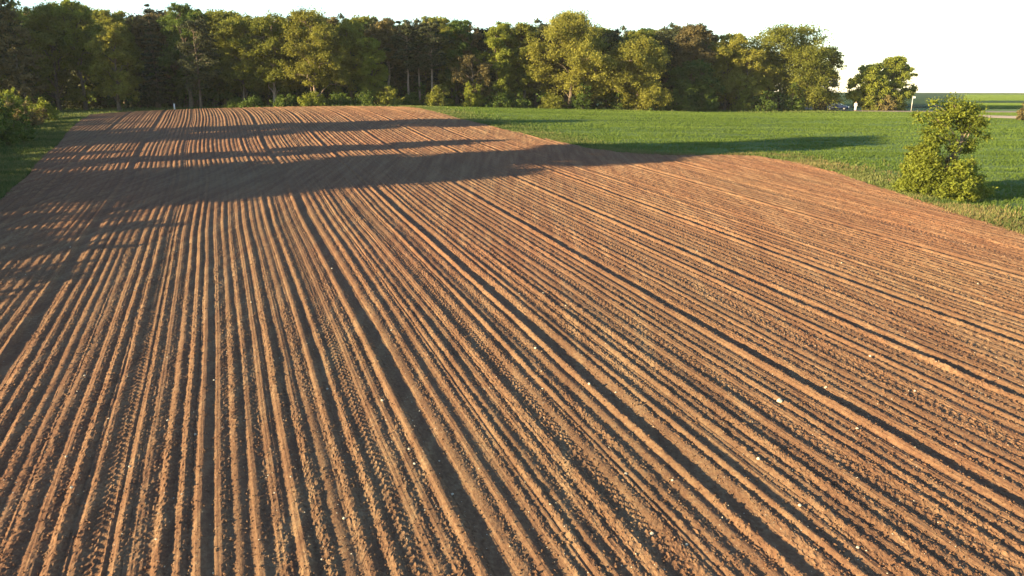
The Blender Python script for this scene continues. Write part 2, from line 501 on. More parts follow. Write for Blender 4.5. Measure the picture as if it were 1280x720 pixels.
def grow(kind, H, W, seed, clear=None, dens=1.0, size=None):
    """returns wood arrays and leaf arrays for one tree standing at the origin"""
    g = np.random.default_rng(seed)
    wd = Wood()
    if kind == 'broad' or kind == 'sparse':
        clear = .22 if clear is None else clear
        lean = g.normal(0, .03, 2) * H
        n = 9; t = np.linspace(0, 1, n)
        top = .86 * H
        P = np.stack([lean[0] * t ** 1.5, lean[1] * t ** 1.5, t * top], -1)
        P[1:, :2] += np.cumsum(g.normal(0, .012 * H, (n - 1, 2)), 0) * .6
        r0 = .018 * H + .03
        wd.add(P, r0 * (1 - .9 * t) ** .9 * (1 + .5 * np.exp(-t * 25)), 8)
        # big lobes, then clumps on the lobes
        nl = 17 if kind == 'broad' else 11
        L = []
        for i in range(nl):
            tt = (i + g.random()) / nl
            w = 1.12 * W / 2 * max(.12, 1 - abs((tt - .38) / .68) ** 2.1) ** .6
            th = i * 2.4 + g.normal(0, .4)
            rr = w * g.uniform(.25, .85)
            L.append((math.cos(th) * rr, math.sin(th) * rr, H * (clear + (.95 - clear) * tt), g.uniform(.19, .31) * W))
        C = []; Rd = []
        per_lobe = int((15 if kind == 'broad' else 10) * dens)
        for (lx, ly, lz, lr) in L:
            pt = np.interp(lz - .12 * H, P[:, 2], P[:, 0]), np.interp(lz - .12 * H, P[:, 2], P[:, 1])
            a = np.array([pt[0], pt[1], max(.1 * H, lz - g.uniform(.10, .2) * H)]); b = np.array([lx, ly, lz])
            q = curve_pts(a, b, .03 * H, 6, g, .012 * H)
            wd.add(q, np.linspace(r0 * .42, r0 * .12, 6), 5)
            for k in range(per_lobe):
                d = g.normal(0, 1, 3); d /= np.linalg.norm(d)
                if d[2] < -.55: d[2] *= -.5
                c = np.array([lx, ly, lz]) + d * lr * np.array([1, 1, .8]) * g.uniform(.55, 1.05)
                c[2] = min(max(c[2], .06 * H), H * 1.0)
                C.append(c); Rd.append(g.uniform(.065, .125) * W * (1 if kind == 'broad' else .8))
                if k % 3 == 0:
                    wd.add(curve_pts(b, c, .01 * H, 4, g, .006 * H), np.linspace(r0 * .14, r0 * .03, 4), 4)
        per = int(140 if kind == 'broad' else 100)
        lv = leaves(np.array(C), np.array(Rd), per, size or .31, g, .38)
    elif kind == 'pine':
        clear = .42 if clear is None else clear
        n = 9; t = np.linspace(0, 1, n)
        P = np.stack([0 * t, 0 * t, t * .97 * H], -1)
        P[1:, :2] += np.cumsum(g.normal(0, .010 * H, (n - 1, 2)), 0) * .5
        r0 = .014 * H + .03
        wd.add(P, r0 * (1 - .88 * t), 7)
        C = []; Rd = []
        nb = int(36 * dens)
        for i in range(nb):
            tt = (i + g.random()) / nb
            z = H * (clear + (.98 - clear) * tt)
            w = W / 2 * (1 - tt ** 2.6 * .8) * g.uniform(.5, 1.1) * (.55 + .9 * min(1, tt * 3))
            th = g.uniform(0, 6.28)
            px_, py_ = np.interp(z, P[:, 2], P[:, 0]), np.interp(z, P[:, 2], P[:, 1])
            a = np.array([px_, py_, z - .05 * H]); b = np.array([px_ + math.cos(th) * w, py_ + math.sin(th) * w, z + g.uniform(-.02, .03) * H])
            q = curve_pts(a, b, .015 * H, 5, g, .008 * H)
            wd.add(q, np.linspace(r0 * .32, r0 * .07, 5), 4)
            for f in (.5, .75, 1.0):
                c = a + (b - a) * f + g.normal(0, .03 * H, 3) * np.array([1, 1, .5])
                C.append(c); Rd.append(g.uniform(.09, .16) * W)
        # a few dead lower branches
        for i in range(6):
            z = H * g.uniform(min(.2, clear * .5), clear); th = g.uniform(0, 6.28)
            a = np.array([np.interp(z, P[:, 2], P[:, 0]), np.interp(z, P[:, 2], P[:, 1]), z])
            b = a + np.array([math.cos(th), math.sin(th), -.1]) * W * g.uniform(.12, .3)
            wd.add(curve_pts(a, b, .05, 4, g, .05), np.linspace(.05, .015, 4), 4)
        lv = leaves(np.array(C), np.array(Rd), 130, size or .28, g, .5, .5)
    elif kind == 'spruce':
        clear = .08 if clear is None else clear
        t = np.linspace(0, 1, 8)
        P = np.stack([0 * t, 0 * t, t * H], -1); P[1:, :2] += g.normal(0, .05, (7, 2))
        r0 = .013 * H + .03
        wd.add(P, r0 * (1 - .95 * t), 7)
        C = []; Rd = []
        lev = int(17 * dens)
        for i in range(lev):
            tt = i / (lev - 1)
            z = H * (clear + (.98 - clear) * tt)
            w = W / 2 * (1 - tt) ** .8 * g.uniform(.8, 1.12) + .12
            nb = max(3, int(8 * (1 - tt) + 3))
            for k in range(nb):
                th = k * 6.283 / nb + i * .7 + g.normal(0, .15)
                L_ = w * g.uniform(.75, 1.12)
                a = np.array([0, 0, z]); b = np.array([math.cos(th) * L_, math.sin(th) * L_, z - .22 * L_])
                if k % 2 == 0: wd.add(np.stack([a, (a + b) / 2 + [0, 0, .05], b]), [r0 * .2, r0 * .1, .01], 3)
                for f in (.45, .9):
                    C.append(a + (b - a) * f + g.normal(0, .08, 3)); Rd.append((.11 * W) * (1.1 - tt * .65))
        lv = leaves(np.array(C), np.array(Rd), 36, size or .36, g, .3, .45)
    elif kind == 'shrub':
        C = []; Rd = []
        ns = 7
        for i in range(ns):
            th = i * 6.283 / ns + g.normal(0, .3); rr = W * .28 * g.uniform(.3, 1)
            b = np.array([math.cos(th) * rr, math.sin(th) * rr, H * g.uniform(.6, .9)])
            wd.add(curve_pts(np.array([math.cos(th) * .15, math.sin(th) * .15, -.05]), b, .05, 5, g, .04 * W * .3), np.linspace(.05, .015, 5), 4)
        nc = int(75 * dens)
        for i in range(nc):
            d = g.normal(0, 1, 3); d[2] = abs(d[2]); d /= np.linalg.norm(d)
            th = math.atan2(d[1], d[0])
            bulge = 1 + .22 * math.sin(2 * th + seed) + .15 * math.sin(3 * th + 2.1 * seed)
            s = g.uniform(.45, .95) * bulge
            out = g.random() < .22
            if out: s *= g.uniform(1.05, 1.4)
            C.append(np.array([d[0] * W / 2 * s, d[1] * W / 2 * s, max(.10 * H, d[2] * H * .92 * min(1.15, s * 1.05))])); Rd.append(g.uniform(.05, .09) * W if out else g.uniform(.08, .17) * W)
        lv = leaves(np.array(C), np.array(Rd), 62, size or .22, g, .6, .8)
    return wd.arrays(), lv

NAMES = {'broad': ('broadleaf_tree', 'tree'), 'sparse': ('broadleaf_tree', 'tree'), 'pine': ('pine_tree', 'tree'),
         'spruce': ('spruce_tree', 'tree'), 'shrub': ('shrub', 'shrub')}
def tree(kind, x, y, H, W, mat, label, seed, group=None, clear=None, dens=1.0, size=None, bark='bark', sink=.25):
    (wv, wf), (lv, lf, lt) = grow(kind, H, W, seed, clear, dens, size)
    nm, cat = NAMES[kind]
    r = empty(nm, (x, y, float(base(x, y)) - .1), 0, label, cat, group)
    wv = wv.copy(); low = wv[:, 2] < .3; wv[low, 2] -= sink
    mesh_np('stem' if kind == 'shrub' else 'trunk', wv, wf, M[bark], r, smooth=True)
    mesh_np('foliage' if kind == 'shrub' else 'crown', lv, lf, M[mat], r, tint=lt)
    return r

def depth(y, z): return y * math.cos(PITCH) - z * math.sin(PITCH)
def wx(px, y):                       # world x of photo column px at distance y
    return (px - 640) / F_PX * depth(y, -4.2)
def height_to(py, y, x):             # tree height whose top shows at photo row py
    t = math.tan(math.atan((360 - py) / F_PX) - PITCH)
    return t * y - float(base(x, y)) + .1
def mpp(y): return depth(y, -4) / F_PX

EDGE = [
 # column, distance, top row, width, kind, leaf, label, clear, density, bark
 (20, 128, 16, 62, 'broad', 'brown', 'tall brownish tree at the left end of the wood, nearest the picture edge', .15, 1, 'bark'),
 (36, 122, 62, 40, 'sparse', 'brown', 'reddish brown bare-looking small tree in front of the left end of the wood', .15, .9, 'bark'),
 (74, 137, 6, 62, 'broad', 'olive', 'tall dull olive tree left of the bright round yellow-green crown', .12, 1, 'bark'),
 (108, 139, 3, 52, 'broad', 'yellow', 'tall tree with bright yellow-green round crown high above the dark wood', .35, 1, 'bark'),
 (150, 131, 32, 46, 'broad', 'gold', 'orange-brown lit tree standing forward of the dark left wood', .16, .9, 'bark'),
 (200, 141, 4, 40, 'spruce', 'dark', 'tallest dark spruce with pointed top in the black part of the wood', .1, 1, 'bark'),
 (252, 133, 22, 44, 'pine', 'dark', 'tall pine with warm lit tiers standing alone before the darkest wood', .25, 1.1, 'bark'),
 (240, 140, 3, 42, 'broad', 'green', 'pale green thin topped tree above the dark pine on the left', .25, .8, 'bark'),
 (305, 138, 20, 60, 'broad', 'olive', 'olive topped tree over a black hollow left of the broad olive tree', .25, .9, 'bark'),
 (345, 137, 20, 58, 'broad', 'olive', 'tall olive tree, left half of the broad sunlit pair', .2, 1, 'palebark'),
 (395, 136, 15, 74, 'broad', 'gold', 'broad golden olive tree with drooping lower boughs and pale trunk', .2, 1.1, 'palebark'),
 (440, 140, 26, 52, 'broad', 'olive', 'olive tree right of the broad golden tree', .25, 1, 'bark'),
 (469, 139, 48, 34, 'broad', 'yellow', 'small yellow-green tree in front of dark gap left of the bare trunked pines', .12, .9, 'bark'),
 (485, 144, 24, 40, 'broad', 'brown', 'brown tinged tree with one pale bare trunk left of the pines', .5, .8, 'palebark'),
 (512, 142, 27, 34, 'pine', 'dark', 'left pine of three with pale bare lit trunks', .45, 1, 'palebark'),
 (525, 144, 30, 32, 'pine', 'dark', 'middle pine of three with pale bare lit trunks', .5, .9, 'palebark'),
 (541, 143, 24, 36, 'pine', 'dark', 'right pine of three with pale bare lit trunks', .45, 1, 'palebark'),
 (572, 147, 25, 42, 'broad', 'green', 'dark green tall tree right of the bare trunked pines', .3, 1, 'bark'),
 (592, 141, 68, 42, 'sparse', 'brown', 'small bronze leaved tree before the wood left of the yellow-green tree', .15, 1.1, 'bark'),
 (622, 145, 28, 44, 'broad', 'yellow', 'tall yellow-green tree right of the small bronze tree', .12, 1, 'bark'),
 (655, 146, 26, 46, 'broad', 'olive', 'olive tree between yellow-green tree and the big domed tree', .2, 1, 'bark'),
 (712, 144, 18, 90, 'broad', 'gold', 'biggest domed golden tree in the middle of the wood edge', .16, 1.6, 'bark'),
 (757, 149, 66, 34, 'broad', 'olive', 'low olive tree tucked between the domed tree and the free standing golden tree', .2, 1, 'bark'),
 (795, 143, 52, 74, 'broad', 'gold', 'rounded golden tree standing clear in front of dark conifers, foliage almost to the grass', .05, 1.6, 'palebark'),
 (862, 152, 30, 44, 'broad', 'brown', 'brown tinged tree rising over dark green bushes', .4, 1, 'bark'),
 (866, 148, 78, 52, 'broad', 'green', 'dark green low tree shaded beside the free standing golden tree', .05, 1, 'bark'),
 (905, 153, 44, 52, 'broad', 'gold', 'golden tree left of the great olive tree at the right end', .18, 1, 'bark'),
 (932, 152, 60, 50, 'broad', 'gold', 'olive tree pressed against the left side of the great round olive tree', .12, 1, 'bark'),
 (972, 156, 38, 108, 'broad', 'olive', 'great round olive tree at the right end of the wood', .08, 2.0, 'bark'),
 (1018, 157, 62, 54, 'broad', 'gold', 'rightmost tree of the wood with thin dark twigs against the sky', .08, 1.3, 'bark'),
 (1083, 154, 82, 40, 'broad', 'yellow', 'left yellow-green tree of the roadside clump beside the person', .1, 1.5, 'bark'),
 (1112, 156, 72, 44, 'broad', 'yellow', 'taller thin crowned right tree of the roadside clump by the pole', .1, 1.2, 'bark'),
]
for i, (px, y, py, w, kind, leaf, label, clear, dens, bark) in enumerate(EDGE):
    x = wx(px, y)
    tree(kind, x, y, height_to(py, y, x), w * mpp(y), leaf, label, 100 + i, 'trees along the edge of the wood' if px < 1040 else 'trees of the roadside clump', clear, dens, None, bark)

SHRUBS = [
 # column, distance, height, width, leaf, label
 (57, 103, 3.4, 3.6, 'yellow', 'bright yellow-green shrub lit at the left field edge'),
 (28, 96, 2.8, 5.0, 'brown', 'reddish brown thicket below the bright shrub at the left edge'),
 (5, 92, 4.8, 5.0, 'green', 'tall dark green bush cut by the left picture edge'),
 (16, 104, 4.2, 4.4, 'yellow', 'pale yellow-green bush behind the brown thicket on the left'),
 (40, 110, 3.0, 4.0, 'olive', 'low olive shrub left of the bright yellow-green shrub'),
 (4, 78, 3.0, 5.0, 'green', 'dark shaded bush on the left verge closest to the viewer'),
 (318, 132, 1.9, 4.4, 'green', 'low green shrub leftmost of the row before the broad olive tree'),
 (296, 133, 1.6, 3.5, 'green', 'small dark shrub at the left of the row of green shrubs'),
 (357, 131, 2.1, 3.8, 'green', 'middle green shrub at the field end below the broad olive tree'),
 (390, 131, 2.6, 4.2, 'yellow', 'brightest yellow-green shrub of the row below the golden olive tree'),
 (425, 134, 2.2, 4.0, 'green', 'green shrub right of the brightest shrub under the olive tree'),
 (455, 135, 2.5, 5.0, 'green', 'wide green shrub below the small yellow-green tree'),
 (487, 136, 3.6, 5.5, 'olive', 'olive shrub left of the bare pine trunks'),
 (515, 139, 2.2, 4.0, 'green', 'low green shrub at the feet of the bare pine trunks'),
 (548, 138, 3.6, 5.0, 'olive', 'olive shrub right of the bare pine trunks'),
 (590, 139, 4.5, 3.8, 'yellow', 'upright yellow-green shrub below the small bronze tree'),
 (620, 140, 2.6, 5.0, 'green', 'green shrub below the tall yellow-green tree'),
 (650, 141, 2.2, 4.5, 'green', 'low green shrub in the shade right of the yellow-green tree'),
 (690, 141, 2.4, 5.5, 'olive', 'low olive shrub below the left of the domed tree'),
 (728, 141, 5.2, 4.4, 'green', 'tall bright green shrub below the right of the domed tree'),
 (773, 143, 4.2, 3.4, 'green', 'green shrub against the left foot of the free standing golden tree'),
 (818, 143, 4.0, 4.2, 'green', 'green shrub against the right foot of the free standing golden tree'),
 (848, 144, 4.8, 5.2, 'green', 'dense green bush left of the dark low tree'),
 (880, 145, 4.2, 5.0, 'green', 'dense green bush right of the dark low tree'),
 (927, 149, 5.0, 4.0, 'yellow', 'yellow-green upright bush at the left foot of the great olive tree'),
 (952, 148, 4.0, 5.4, 'green', 'dark green bush left below the great olive tree'),
 (990, 151, 5.2, 6.0, 'green', 'wide dark green bush right below the great olive tree'),
 (1026, 153.5, 5.6, 3.6, 'brown', 'brown leaved bush ending the wood just left of the parked car'),
 (1091, 151.5, 3.6, 4.0, 'olive', 'olive undergrowth at the left of the roadside clump'),
 (1106, 151, 3.0, 5.0, 'brown', 'brown undergrowth in the middle of the roadside clump'),
 (1120, 152, 3.2, 3.6, 'olive', 'olive undergrowth at the right of the roadside clump by the pole'),
 (1281, 112, 2.6, 2.0, 'brown', 'dry brown shrub cut by the right picture edge beside the track'),
]
for i, (px, y, h, w, leaf, label) in enumerate(SHRUBS):
    tree('shrub', wx(px, y), y, h, w, leaf, label, 300 + i, 'shrubs along the field and wood edge', None, 1, .3)

# the lone thicket on the right of the field
bx, by = 30.4, 51.5
tree('shrub', bx - 1.5, by + .3, 4.2, 3.0, 'yellow', 'dense yellow-green left bush under the leaning tree beside the field', 401, None, None, 5.5, .17)
tree('shrub', bx + .5, by - 1.2, 2.6, 3.6, 'yellow', 'low round leafy front bush beside the field, right under the leaning tree', 402, None, None, 5, .17)
tree('shrub', bx + .2, by + .3, 3.9, 2.8, 'brown', 'thin twiggy brown bush in the middle of the lone thicket', 403, None, None, 1.0, .13, 'palebark')
def leaning_tree(x, y):
    g = np.random.default_rng(77)
    wd = Wood(); C = []; Rd = []
    main = np.array([(0, 0, -.3), (.25, 0, 1.2), (.6, .1, 2.4), (1.15, .1, 3.4), (1.5, .2, 4.6), (1.6, .2, 5.8)])
    wd.add(main, [.15, .13, .11, .09, .06, .03], 7)
    tips = [(-2.0, .2, 5.1), (-1.6, -.4, 5.6), (-.8, .5, 6.1), (.1, -.2, 6.2), (.9, .4, 6.1), (1.8, 0, 6.0), (2.3, .3, 5.7), (2.6, -.4, 4.9), (2.9, .2, 4.1),
            (2.2, .4, 3.5), (-1.2, .3, 4.4), (-.3, -.6, 5.3), (.8, -.5, 5.6), (1.6, -.6, 5.0), (.3, .6, 5.9), (2.0, .5, 2.9), (1.2, -.3, 5.8), (-.2, .3, 4.6), (.3, -.6, 3.7), (-.7, -.5, 4.0), (.9, .5, 4.9)]
    for tp in tips:
        b = np.array(tp); k = min(4, max(2, int(b[2] / 1.6)))
        a = main[k] + (main[min(5, k + 1)] - main[k]) * g.random()
        q = curve_pts(a, b, .25, 6, g, .06)
        wd.add(q, np.linspace(.05, .012, 6), 5)
        for f in (.6, .85, 1.0):
            C.append(a + (b - a) * f + g.normal(0, .22, 3) + [0, 0, .1]); Rd.append(g.uniform(.45, .85))
    lv, lf, lt = leaves(np.array(C), np.array(Rd), 150, .16, g, .4, .6)
    r = empty('broadleaf_tree', (x, y, float(base(x, y)) - .1), 0, 'small leaning tree with airy yellow-green crown and pale slanting trunk beside the field', 'tree')
    wv, wf = wd.arrays()
    mesh_np('trunk', wv, wf, M['palebark'], r, smooth=True)
    mesh_np('crown', lv, lf, M['yellow'], r, tint=lt)
leaning_tree(bx - .3, by + .3)

# trees deep in the wood: a few grown once, then copied
SKY_PX = [-60, 0, 40, 65, 110, 150, 180, 200, 240, 300, 340, 420, 440, 500, 560, 600, 640, 680, 710, 750, 800, 850, 880, 900, 930, 975, 1010]
SKY_PY = [20, 18, 14, 8, 6, 10, 18, 8, 8, 16, 22, 18, 20, 24, 22, 30, 30, 28, 26, 30, 34, 28, 34, 50, 55, 60, 80]
LAB = {'spruce': 'dark pointed spruce crown showing behind the front trees of the wood',
       'pine': 'dark flat topped pine crown showing behind the front trees of the wood',
       'broad': 'thin olive crown showing behind the front trees of the wood',
       'sparse': 'brown half bare crown showing behind the front trees of the wood'}
protos = {}
def back_tree(key, x, y, H, rz):
    kind, leaf, seed, wr, clear = key
    if key not in protos:
        r = tree(kind, x, y, 18.0, 18 * wr * 1.25, leaf, LAB[kind], seed, 'trees in the depth of the wood', clear * .6, 1.1, .42)
        r.rotation_euler = (0, 0, rz); r.scale = (H / 18,) * 3
        protos[key] = r
    else:
        s = H / 18
        dup(protos[key], (x, y, float(base(x, y)) - .1), rz, (s * random.uniform(.85, 1.15), s * random.uniform(.85, 1.15), s), LAB[kind], 'tree', 'trees in the depth of the wood')
KEYS = [('spruce', 'dark', 501, .30, .1), ('pine', 'dark', 502, .36, .35), ('broad', 'olive', 503, .42, .25), ('sparse', 'brown', 504, .40, .3),
        ('pine', 'dark', 505, .40, .3), ('broad', 'green', 506, .42, .2), ('spruce', 'dark', 507, .34, .15)]
for rowi, (y0, step, drop) in enumerate([(149, 19, 3), (156, 18, 0), (165, 18, 3), (174, 20, 5)]):
    px = -70 + rowi * 9
    while px < 965:
        y = y0 + random.uniform(-2.5, 2.5) + (8 if px > 780 else 0)
        x = wx(px, y)
        py = np.interp(px, SKY_PX, SKY_PY) + drop + random.uniform(0, 10)
        H = height_to(py, y, x)
        back_tree(random.choice(KEYS), x, y, H, random.uniform(0, 6.28))
        px += step * random.uniform(.75, 1.25)
# the hedgerow along the left side of the field, whose long shadows fall over the soil
HL = 'hedgerow left of the ploughed field'
def side(kind, u, v, H, W, leaf, label, seed, clear, dens=1.3, group=None):
    x, y = to_xy(u, v)
    return tree(kind, x, y, H, W, leaf, label, seed, group, clear, dens, .5)
side('broad', -27, 62.0, 22, 11.5, 'olive', 'tallest tree of the ' + HL, 601, .08, 1.9)
side('broad', -26, 62.0, 11, 13, 'green', 'lower green tree under the tallest one of the ' + HL, 602, .02, 1.7)
side('broad', -27, 74.6, 13.5, 4.6, 'olive', 'narrow tree of the ' + HL, 603, .15, 1.0)
side('broad', -27, 93.0, 16.5, 9.5, 'olive', 'broad tree at the far end of the ' + HL, 604, .05, 1.8)
hp = None
for i, (v, H, W) in enumerate([(35, 4.6, 4), (38.5, 5.0, 4.5), (42.5, 5.4, 5), (46.5, 5.6, 5.5), (50.6, 5.4, 4.4), (54.6, 2.8, 3.5), (58, 6.4, 6.5), (68, 6.0, 5), (72, 4.0, 4), (77, 3.6, 4), (80.5, 5.0, 4.5), (84, 3.0, 4), (87.5, 4.4, 4), (91, 6.4, 6), (99, 5.6, 6), (104, 3.0, 5)]):
    x, y = to_xy(-26.5 + .6 * math.sin(v), v)
    if hp is None:
        hp = tree('shrub', x, y, H, W, 'green', 'green bush of the ' + HL, 620, 'bushes of the hedgerow left of the field', None, 1.5, .36)
        h0, w0 = H, W
    else:
        dup(hp, (x, y, float(base(x, y)) - .1), v, (W / w0, W / w0, H / h0), 'green bush of the ' + HL, 'bush', 'bushes of the hedgerow left of the field')
hp['category'] = 'bush'
# the wood going on to the left beyond the end of the hedgerow
for i, (u, v, H, k) in enumerate([(-30, 150, 19, 6), (-36, 147, 18, 2), (-42, 146, 19, 0), (-48, 145, 18, 5), (-54, 147, 19, 1), (-33, 155, 20, 2), (-40, 153, 20, 4),
                  (-46, 152, 20, 6), (-52, 152, 19, 2), (-58, 150, 19, 5), (-64, 148, 19, 0), (-37, 160, 20, 1), (-44, 159, 20, 2), (-51, 158, 20, 6), (-58, 157, 20, 4)]):
    x, y = to_xy(u, v); key = KEYS[k]; s = H / 18
    dup(protos[key], (x, y, float(base(x, y)) - .1), i * 1.7, (s * 1.15, s * 1.15, s), LAB[key[0]], 'tree', 'trees in the depth of the wood')

# dark undergrowth filling the wood
def undergrowth():
    g = np.random.default_rng(91)
    C = []; Rd = []
    for i in range(700):
        px = g.uniform(-60, 1000); y = g.uniform(143, 172) + (6 if px > 780 else 0)
        x = wx(px, y)
        C.append((x, y, float(base(x, y)) + g.uniform(.2, 3.4))); Rd.append(g.uniform(.8, 2.0))
    for i in range(320):
        u, v = g.uniform(-60, -26), g.uniform(144, 160)
        x, y = to_xy(u, v)
        C.append((x, y, float(base(x, y)) + g.uniform(.2, 3.0))); Rd.append(g.uniform(.8, 2.0))
    lv, lf, lt = leaves(np.array(C), np.array(Rd), 75, .5, g, .5, .8)
    tag(mesh_np('undergrowth', lv, lf, M['green'], tint=lt), 'tangled undergrowth between the trunks of the wood', kind='stuff')
undergrowth()

# ------------------------------------------------------------------ road, track
def ribbon(name, pts, widths, mat, lift, label):
    P = np.array(pts, float)
    t = np.linspace(0, len(P) - 1, 80)
    i = np.arange(len(P))
    x = np.interp(t, i, P[:, 0]); y = np.interp(t, i, P[:, 1]); w = np.interp(t, i, widths)
    k = np.ones(9) / 9
    xs = np.convolve(np.pad(x, 4, 'edge'), k, 'valid'); ys = np.convolve(np.pad(y, 4, 'edge'), k, 'valid')
    T = np.stack([np.gradient(xs), np.gradient(ys)], -1); T /= np.linalg.norm(T, axis=1)[:, None]
    Nn = np.stack([-T[:, 1], T[:, 0]], -1)
    rows = []
    for s in np.linspace(-1, 1, 9):
        a = xs + Nn[:, 0] * s * w / 2 * (1 + .1 * vnoise(xs * .4, ys * .4, 5)); b = ys + Nn[:, 1] * s * w / 2
        rows.append(np.stack([a, b, base(a, b) + lift - .12 * abs(s) ** 6], -1))
    V = np.stack(rows, 1); n, m = V.shape[:2]
    ix = np.arange(n * m).reshape(n, m)
    Fc = np.stack([ix[:-1, :-1], ix[:-1, 1:], ix[1:, 1:], ix[1:, :-1]], -1).reshape(-1, 4)
    return tag(mesh_np(name, V.reshape(-1, 3), Fc, mat, smooth=True), label, kind='structure')
ribbon('road', [(72, 230), (68, 190), (66.5, 166), (67.5, 153), (76, 148), (92, 146), (150, 134)], [5] * 7, M['road'], .06, 'narrow pale country road running past the end of the wood')
ribbon('dirt_track', [(88, 147), (83, 143), (79, 136), (77, 124), (84, 117.5), (98, 114), (130, 110)], [3, 3, 4, 8, 10, 9, 7], M['dirt'], .07, 'pale dirt track curving off the road at the right')

def far_field(name, corners, mat, lift, label):
    A, B, C_, D = [np.array(c, float) for c in corners]
    s_, t_ = np.meshgrid(np.linspace(0, 1, 30), np.linspace(0, 1, 40) ** 1.6)
    s_, t_ = s_[..., None], t_[..., None]
    P = (A * (1 - s_) + B * s_) * (1 - t_) + (D * (1 - s_) + C_ * s_) * t_
    z = base(P[..., 0], P[..., 1]) + lift
    V = np.concatenate([P, z[..., None]], -1)
    ix = np.arange(1200).reshape(40, 30)
    Fc = np.stack([ix[:-1, :-1], ix[:-1, 1:], ix[1:, 1:], ix[1:, :-1]], -1).reshape(-1, 4)
    return tag(mesh_np(name, V.reshape(-1, 3), Fc, mat, smooth=True), label, kind='structure')
far_field('dark_green_field', [(60, 178), (106, 178), (405, 700), (250, 700)], M['darkfield'], .05, 'dark green field beyond the road')  # sheet in a darker green than the field to its right
far_field('light_crop_field', [(108, 174), (330, 120), (900, 640), (408, 700)], M['lightcrop'], .05, 'lighter green crop field far on the right')
far_field('dark_green_strip', [(140, 235), (240, 215), (300, 250), (190, 290)], M['darkfield'], .10, 'dark green strip crossing the lighter far field')  # same darker green laid as a band over the lighter sheet
far_field('brown_margin', [(98, 136), (170, 122), (180, 140), (112, 154)], M['drymargin'], .05, 'dry brown margin beside the dirt track')

# ------------------------------------------------------------------ post with sign, marker, person, car
gz = lambda x, y: float(base(x, y)) - .1
x, y = wx(1139, 149.5), 149.5
t = empty('roadside_pole', (x, y, gz(x, y)), 0, 'thin pale pole with a small plate at its top beside the roadside clump', 'pole')
bm = bmesh.new(); bmesh.ops.create_cone(bm, cap_ends=True, segments=10, radius1=.065, radius2=.055, depth=3.1)
bmesh.ops.translate(bm, verts=bm.verts, vec=(0, 0, 1.45)); obj_bm('post', bm, M['galv'], t, True)
bm = bmesh.new(); bmesh.ops.create_cube(bm, size=1); bmesh.ops.scale(bm, verts=bm.verts, vec=(.5, .04, .34))
bmesh.ops.bevel(bm, geom=bm.edges[:], offset=.012, segments=1, affect='EDGES')
bmesh.ops.translate(bm, verts=bm.verts, vec=(.22, -.1, 2.72)); obj_bm('plate', bm, M['white'], t)

x, y = wx(219, 128.5), 128.5
t = empty('marker_post', (x, y, float(soil_z(x, y))), 0, 'small white marker post at the far end of the ploughed field below the dark wood', 'post')
bm = bmesh.new(); bmesh.ops.create_cone(bm, cap_ends=True, segments=8, radius1=.13, radius2=.11, depth=.9)
bmesh.ops.translate(bm, verts=bm.verts, vec=(0, 0, .4)); obj_bm('post', bm, M['white'], t, True)
bm = bmesh.new(); bmesh.ops.create_cone(bm, cap_ends=True, segments=8, radius1=.13, radius2=.03, depth=.12)
bmesh.ops.translate(bm, verts=bm.verts, vec=(0, 0, .91)); obj_bm('cap', bm, M['galv'], t, True)

def skin_mesh(name, verts, edges, radii, mat, parent, root=0):
    me = bpy.data.meshes.new(name); me.from_pydata(verts, edges, [])
    me.materials.append(mat)
    o = bpy.data.objects.new(name, me); COL.objects.link(o); o.parent = parent
    mod = o.modifiers.new('skin', 'SKIN'); mod.use_smooth_shade = True
    for i, r in enumerate(radii):
        sv = me.skin_vertices[0].data[i]; rr = r if isinstance(r, tuple) else (r, r)
        sv.radius = rr; sv.use_root = (i == root)
    sub = o.modifiers.new('subd', 'SUBSURF'); sub.levels = 1; sub.render_levels = 2
    return o
x, y = wx(1069, 149.3), 149.3
t = empty('person', (x, y, float(base(x, y)) + .06), R(-25), 'person in white clothes standing on the road beside the roadside clump', 'person')
bv = [(0, 0, .95), (0, 0, 1.2), (0, 0, 1.42), (0, 0, 1.52), (0, -.02, 1.62), (0, -.02, 1.74),
      (.17, 0, 1.42), (.24, .02, 1.15), (.25, -.06, .9), (.25, -.08, .80), (-.17, 0, 1.42), (-.24, .02, 1.15), (-.25, -.06, .9), (-.25, -.08, .80),
      (.09, 0, .9), (.10, 0, .5), (.10, .02, .08), (.11, -.14, .04), (-.09, 0, .9), (-.10, -.03, .5), (-.11, -.03, .08), (-.12, -.18, .04)]
be = [(0, 1), (1, 2), (2, 3), (3, 4), (4, 5), (2, 6), (6, 7), (7, 8), (8, 9), (2, 10), (10, 11), (11, 12), (12, 13), (0, 14), (14, 15), (15, 16), (16, 17), (0, 18), (18, 19), (19, 20), (20, 21)]
br = [(.15, .1), (.14, .1), (.15, .1), .055, .09, .075, .06, .045, .035, .04, .06, .045, .035, .04, .085, .055, .04, .04, .085, .055, .04, .04]
skin_mesh('body', bv, be, br, M['skin'], t)
sv_ = [(0, 0, .85), (0, 0, 1.2), (0, 0, 1.43), (.18, 0, 1.42), (.245, .02, 1.15), (.255, -.055, .93), (-.18, 0, 1.42), (-.245, .02, 1.15), (-.255, -.055, .93)]
skin_mesh('shirt', sv_, [(0, 1), (1, 2), (2, 3), (3, 4), (4, 5), (2, 6), (6, 7), (7, 8)], [(.20, .145), (.185, .14), (.17, .13), .085, .07, .06, .085, .07, .06], M['cloth'], t)
tv = [(0, 0, .93), (.09, 0, .86), (.10, 0, .5), (.10, .02, .1), (-.09, 0, .86), (-.10, -.03, .5), (-.11, -.03, .1)]
skin_mesh('trousers', tv, [(0, 1), (1, 2), (2, 3), (0, 4), (4, 5), (5, 6)], [(.18, .13), .11, .085, .075, .11, .085, .075], M['cloth'], t)
